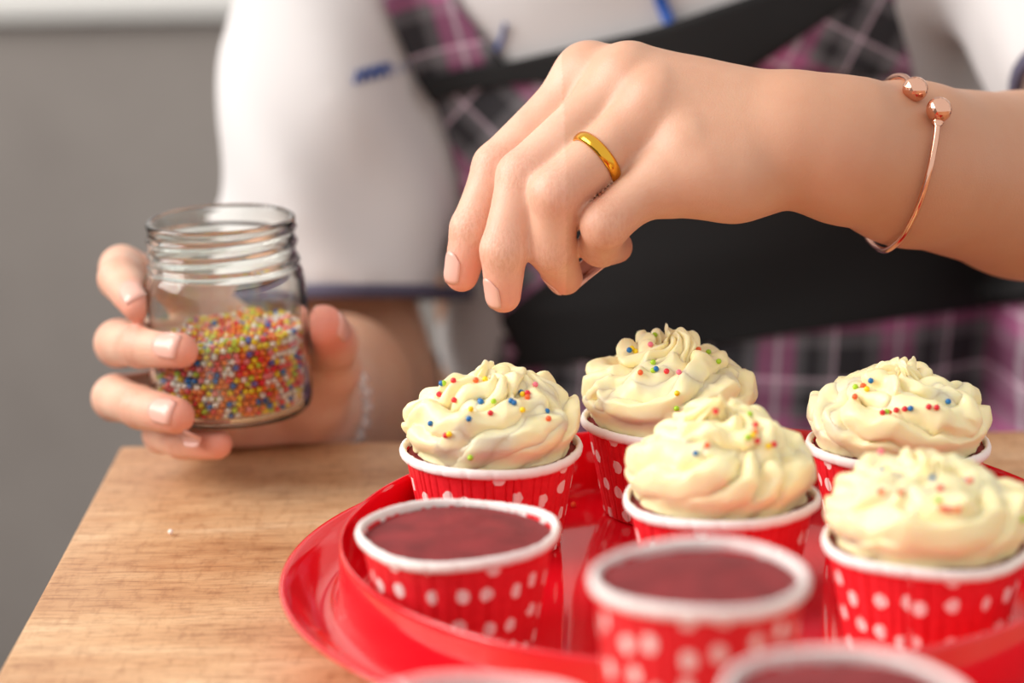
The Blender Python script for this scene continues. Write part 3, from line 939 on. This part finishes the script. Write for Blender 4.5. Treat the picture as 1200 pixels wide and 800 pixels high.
def on_shirt(px, py, off):
    r = ray(px, py).normalized()
    hit, nr, _, _ = SH_BVH.ray_cast(CAM, r)
    return hit, r
def patch(name, left, right, material, off, nu=14, nv=14, rot=0.0, org=(0, 0), thick=0.002):
    """cloth panel lying on the shirt between two outlines given from top to bottom"""
    def along(pl, t):
        q = t * (len(pl) - 1); i = min(int(q), len(pl) - 2); f_ = q - i
        return pl[i][0] * (1 - f_) + pl[i + 1][0] * f_, pl[i][1] * (1 - f_) + pl[i + 1][1] * f_
    raw = []; uv = []
    for i in range(nu):
        for j in range(nv):
            l = along(left, i / (nu - 1)); r_ = along(right, i / (nu - 1)); t = j / (nv - 1)
            px, py = l[0] * (1 - t) + r_[0] * t, l[1] * (1 - t) + r_[1] * t
            hit, r = on_shirt(px, py, off)
            raw.append((r, (hit - CAM).length if hit else None))
    ds = [d for _, d in raw if d is not None]; md = sorted(ds)[len(ds) // 2] if ds else 1.2
    D = np.array([min(d, md + 0.06) if d is not None else md for _, d in raw]).reshape(nu, nv)
    for _ in range(3):                                    # cloth bridges small hollows
        Pd = np.pad(D, 1, mode='edge'); D = 0.5 * D + 0.125 * (Pd[2:, 1:-1] + Pd[:-2, 1:-1] + Pd[1:-1, 2:] + Pd[1:-1, :-2])
    vs_ = []
    for (r, _), d in zip(raw, D.ravel()):
        p = CAM + r * (d - off); vs_.append(tuple(p))
        x, z = p.x - XC, p.z - TZ
        c, s = math.cos(rot), math.sin(rot); uv.append((x * c - z * s + org[0], x * s + z * c + org[1]))
    o = mesh_obj(name, vs_, grid_faces(nu, nv), material, uvs=uv)
    md_ = o.modifiers.new('thick', 'SOLIDIFY'); md_.thickness = thick; md_.offset = 0
    return o
apron = empty('apron', (XC, YC, 0)); apron['label'] = 'black and pink plaid bib apron'
apron.parent = person; apron.location = (0, 0, 0)
def ap(o):
    o.parent = apron; o.matrix_parent_inverse = Matrix.Translation((-XC, -YC, 0)); return o
ap(patch('bib', [(500, 95), (528, 170), (548, 250), (572, 330), (588, 372)], [(1062, 78), (1090, 150), (1110, 220), (1130, 300), (1150, 345)], M['plaid'], .006, 24, 40, rot=0.75, org=(0.01, 0.03)))
ap(patch('strap', [(425, -90), (450, 0), (492, 100)], [(470, -100), (530, 0), (592, 76)], M['plaid'], .0065, 14, 10, rot=-0.25, org=(.012, .02)))
ap(patch('strap', [(1045, -95), (985, 0), (862, 84)], [(1075, -95), (1046, 0), (1072, 92)], M['plaid'], .0065, 14, 12, rot=0.5, org=(.03, .0)))
ap(patch('neckline_band', [(490, 96), (540, 82), (600, 72), (770, 32), (900, -12), (1000, -60)], [(506, 120), (545, 106), (612, 96), (790, 95), (870, 88), (1010, -5)], M['black'], .010, 40, 8))
ap(patch('waist_panel', [(690, 200), (640, 330), (585, 372), (607, 415), (590, 436)], [(1180, 180), (1190, 260), (1210, 310), (1215, 335), (1210, 352)], M['black'], .010, 20, 40))
ap(patch('skirt', [(588, 395), (575, 450), (555, 540), (540, 660)], [(1230, 320), (1260, 420), (1290, 540), (1310, 660)], M['plaid'], .0075, 20, 40, rot=0.06, org=(0.02, 0.012)))
# embroidery on the shirt, too blurred to read
def stroke(pts, r, name='embroidery'):
    P3 = []
    for q in pts:
        hit, rr = on_shirt(q[0], q[1], 0)
        if hit: P3.append(hit - rr * 0.002)
    v, f = tube(P3, r, 8); return sub(mesh_obj(name, v, f, M['blue']))
for k in range(4):
    x = 416 + k * 10
    stroke([(x, 98 - k * 2.5), (x + 4, 82 - k * 2.5), (x + 8, 96 - k * 2.5), (x + 10, 81 - k * 2.5)], 0.0008)
for k in range(4):
    x = 458 + k * 9
    stroke([(x, 88 - k * 2), (x + 4, 76 - k * 2)], 0.0003)
stroke([(592, 28), (588, 45), (580, 62)], 0.0010)
stroke([(768, -25), (774, 0), (784, 25)], 0.0030, 'lanyard')
# trousers
tv, tf = [], []; XL = XC + 0.045
for sx in (-1, 1):
    v, f = tube([(XL + sx * .07, YC, TZ - .05), (XL + sx * .078, YC, TZ - .18), (XL + sx * .08, YC - .005, TZ - .32), (XL + sx * .082, YC + .01, .30), (XL + sx * .084, YC + .015, .07)], [.092, .09, .07, .06, .055], 20, caps=False)
    n0 = len(tv); tv += v; tf += [[i + n0 for i in q] for q in f]
pchild(mesh_obj('trousers', tv, tf, M['trousers']))

# ------------------------------------------------------------------ jewellery
def ring_on(name, a, b_, t, r_in, prof, material, label, cat):
    a, b_ = Vector(a), Vector(b_); c = a.lerp(b_, t); d = (b_ - a).normalized()
    v, f = lathe([(r_in + dr, dz) for dr, dz in prof], 72, close=True)
    o = mesh_obj(name, v, f, material)
    o.rotation_mode = 'QUATERNION'; o.rotation_quaternion = d.to_track_quat('Z', 'Y'); o.location = c
    return tag(o, label, cat)
jt, rd = RH['ring']
ring_on('finger_ring', jt[0], jt[1], 0.60, 0.0099, [(0, -.0022), (.0007, -.0021), (.0013, -.0012), (.0015, 0), (.0013, .0012), (.0007, .0021), (0, .0022)], M['gold'], 'plain yellow gold band ring on the finger of sprinkling hand', 'ring')

# open rose gold bangle with two ball ends
def on_body(px, py, off):
    r = ray(px, py).normalized(); hit, nr, _, _ = BODY_BVH.ray_cast(CAM, r)
    return (hit - r * off) if hit else P(px, py, .893)
ctl = [on_body(1099, 141, .0050), on_body(1096, 165, .0030), on_body(1089, 200, .0028), on_body(1079, 234, .0030), on_body(1067, 262, .0040), P(1053, 283, .877),
       P(1034, 293, .893), P(1014, 272, .918), P(1008, 215, .928), P(1014, 160, .928), P(1028, 112, .916), P(1044, 92, .898), P(1060, 90, .884), on_body(1070, 101, .0055)]
def catmull(pt, n):
    out = []
    for i in range(len(pt) - 1):
        p0, p1, p2, p3 = pt[max(i - 1, 0)], pt[i], pt[i + 1], pt[min(i + 2, len(pt) - 1)]
        for k in range(n):
            t = k / n
            out.append(0.5 * ((2 * p1) + (p2 - p0) * t + (2 * p0 - 5 * p1 + 4 * p2 - p3) * t * t + (3 * p1 - p0 - 3 * p2 + p3) * t ** 3))
    return out + [pt[-1]]
bpts = catmull(ctl, 8)
bc = P(1066, 184, .893)
bang = empty('bangle', bc, 'thin open rose gold bangle with two ball ends on wrist', 'bracelet')
def bp(o):
    o.parent = bang; o.matrix_parent_inverse = Matrix.Translation(-bc); return o
v, f = tube(bpts, 0.00115, 12); bp(mesh_obj('band', v, f, M['rose']))
for e, pr in ((bpts[0], bpts[2]), (bpts[-1], bpts[-3])):
    d = (e - pr).normalized()
    bm = bmesh.new(); bmesh.ops.create_icosphere(bm, subdivisions=3, radius=0.0046)
    me = bpy.data.meshes.new('ball_end'); bm.to_mesh(me); bm.free(); me.materials.append(M['rose'])
    o = bp(link_mesh('ball_end', me)); o.location = e + d * 0.0040
    v, f = tube([e - d * .0022, e - d * .0012, e - d * .0006, e + d * .0004], [.0013, .0022, .0022, .0013], 14); bp(mesh_obj('collar', v, f, M['rose']))

# string of clear beads on the wrist behind the jar
ax_b = (L_ELBOW - L_WRIST).normalized()
wc = L_WRIST + ax_b * 0.004
br = empty('bead_bracelet', wc, 'string of small clear round beads on the wrist behind jar', 'bracelet')
u = (UP - ax_b * UP.dot(ax_b)).normalized(); w = ax_b.cross(u)
bv, bf = sphere(16, 10, 0.0031)
bme = bpy.data.meshes.new('bead'); bme.from_pydata(bv, [], bf); bme.materials.append(M['bead']); bme.polygons.foreach_set('use_smooth', [True] * len(bme.polygons))
nb = 27
for i in range(nb):
    a = 2 * PI * i / nb
    o = link_mesh('bead', bme, br); o.location = u * (0.0275 * math.cos(a)) + w * (0.0245 * math.sin(a))
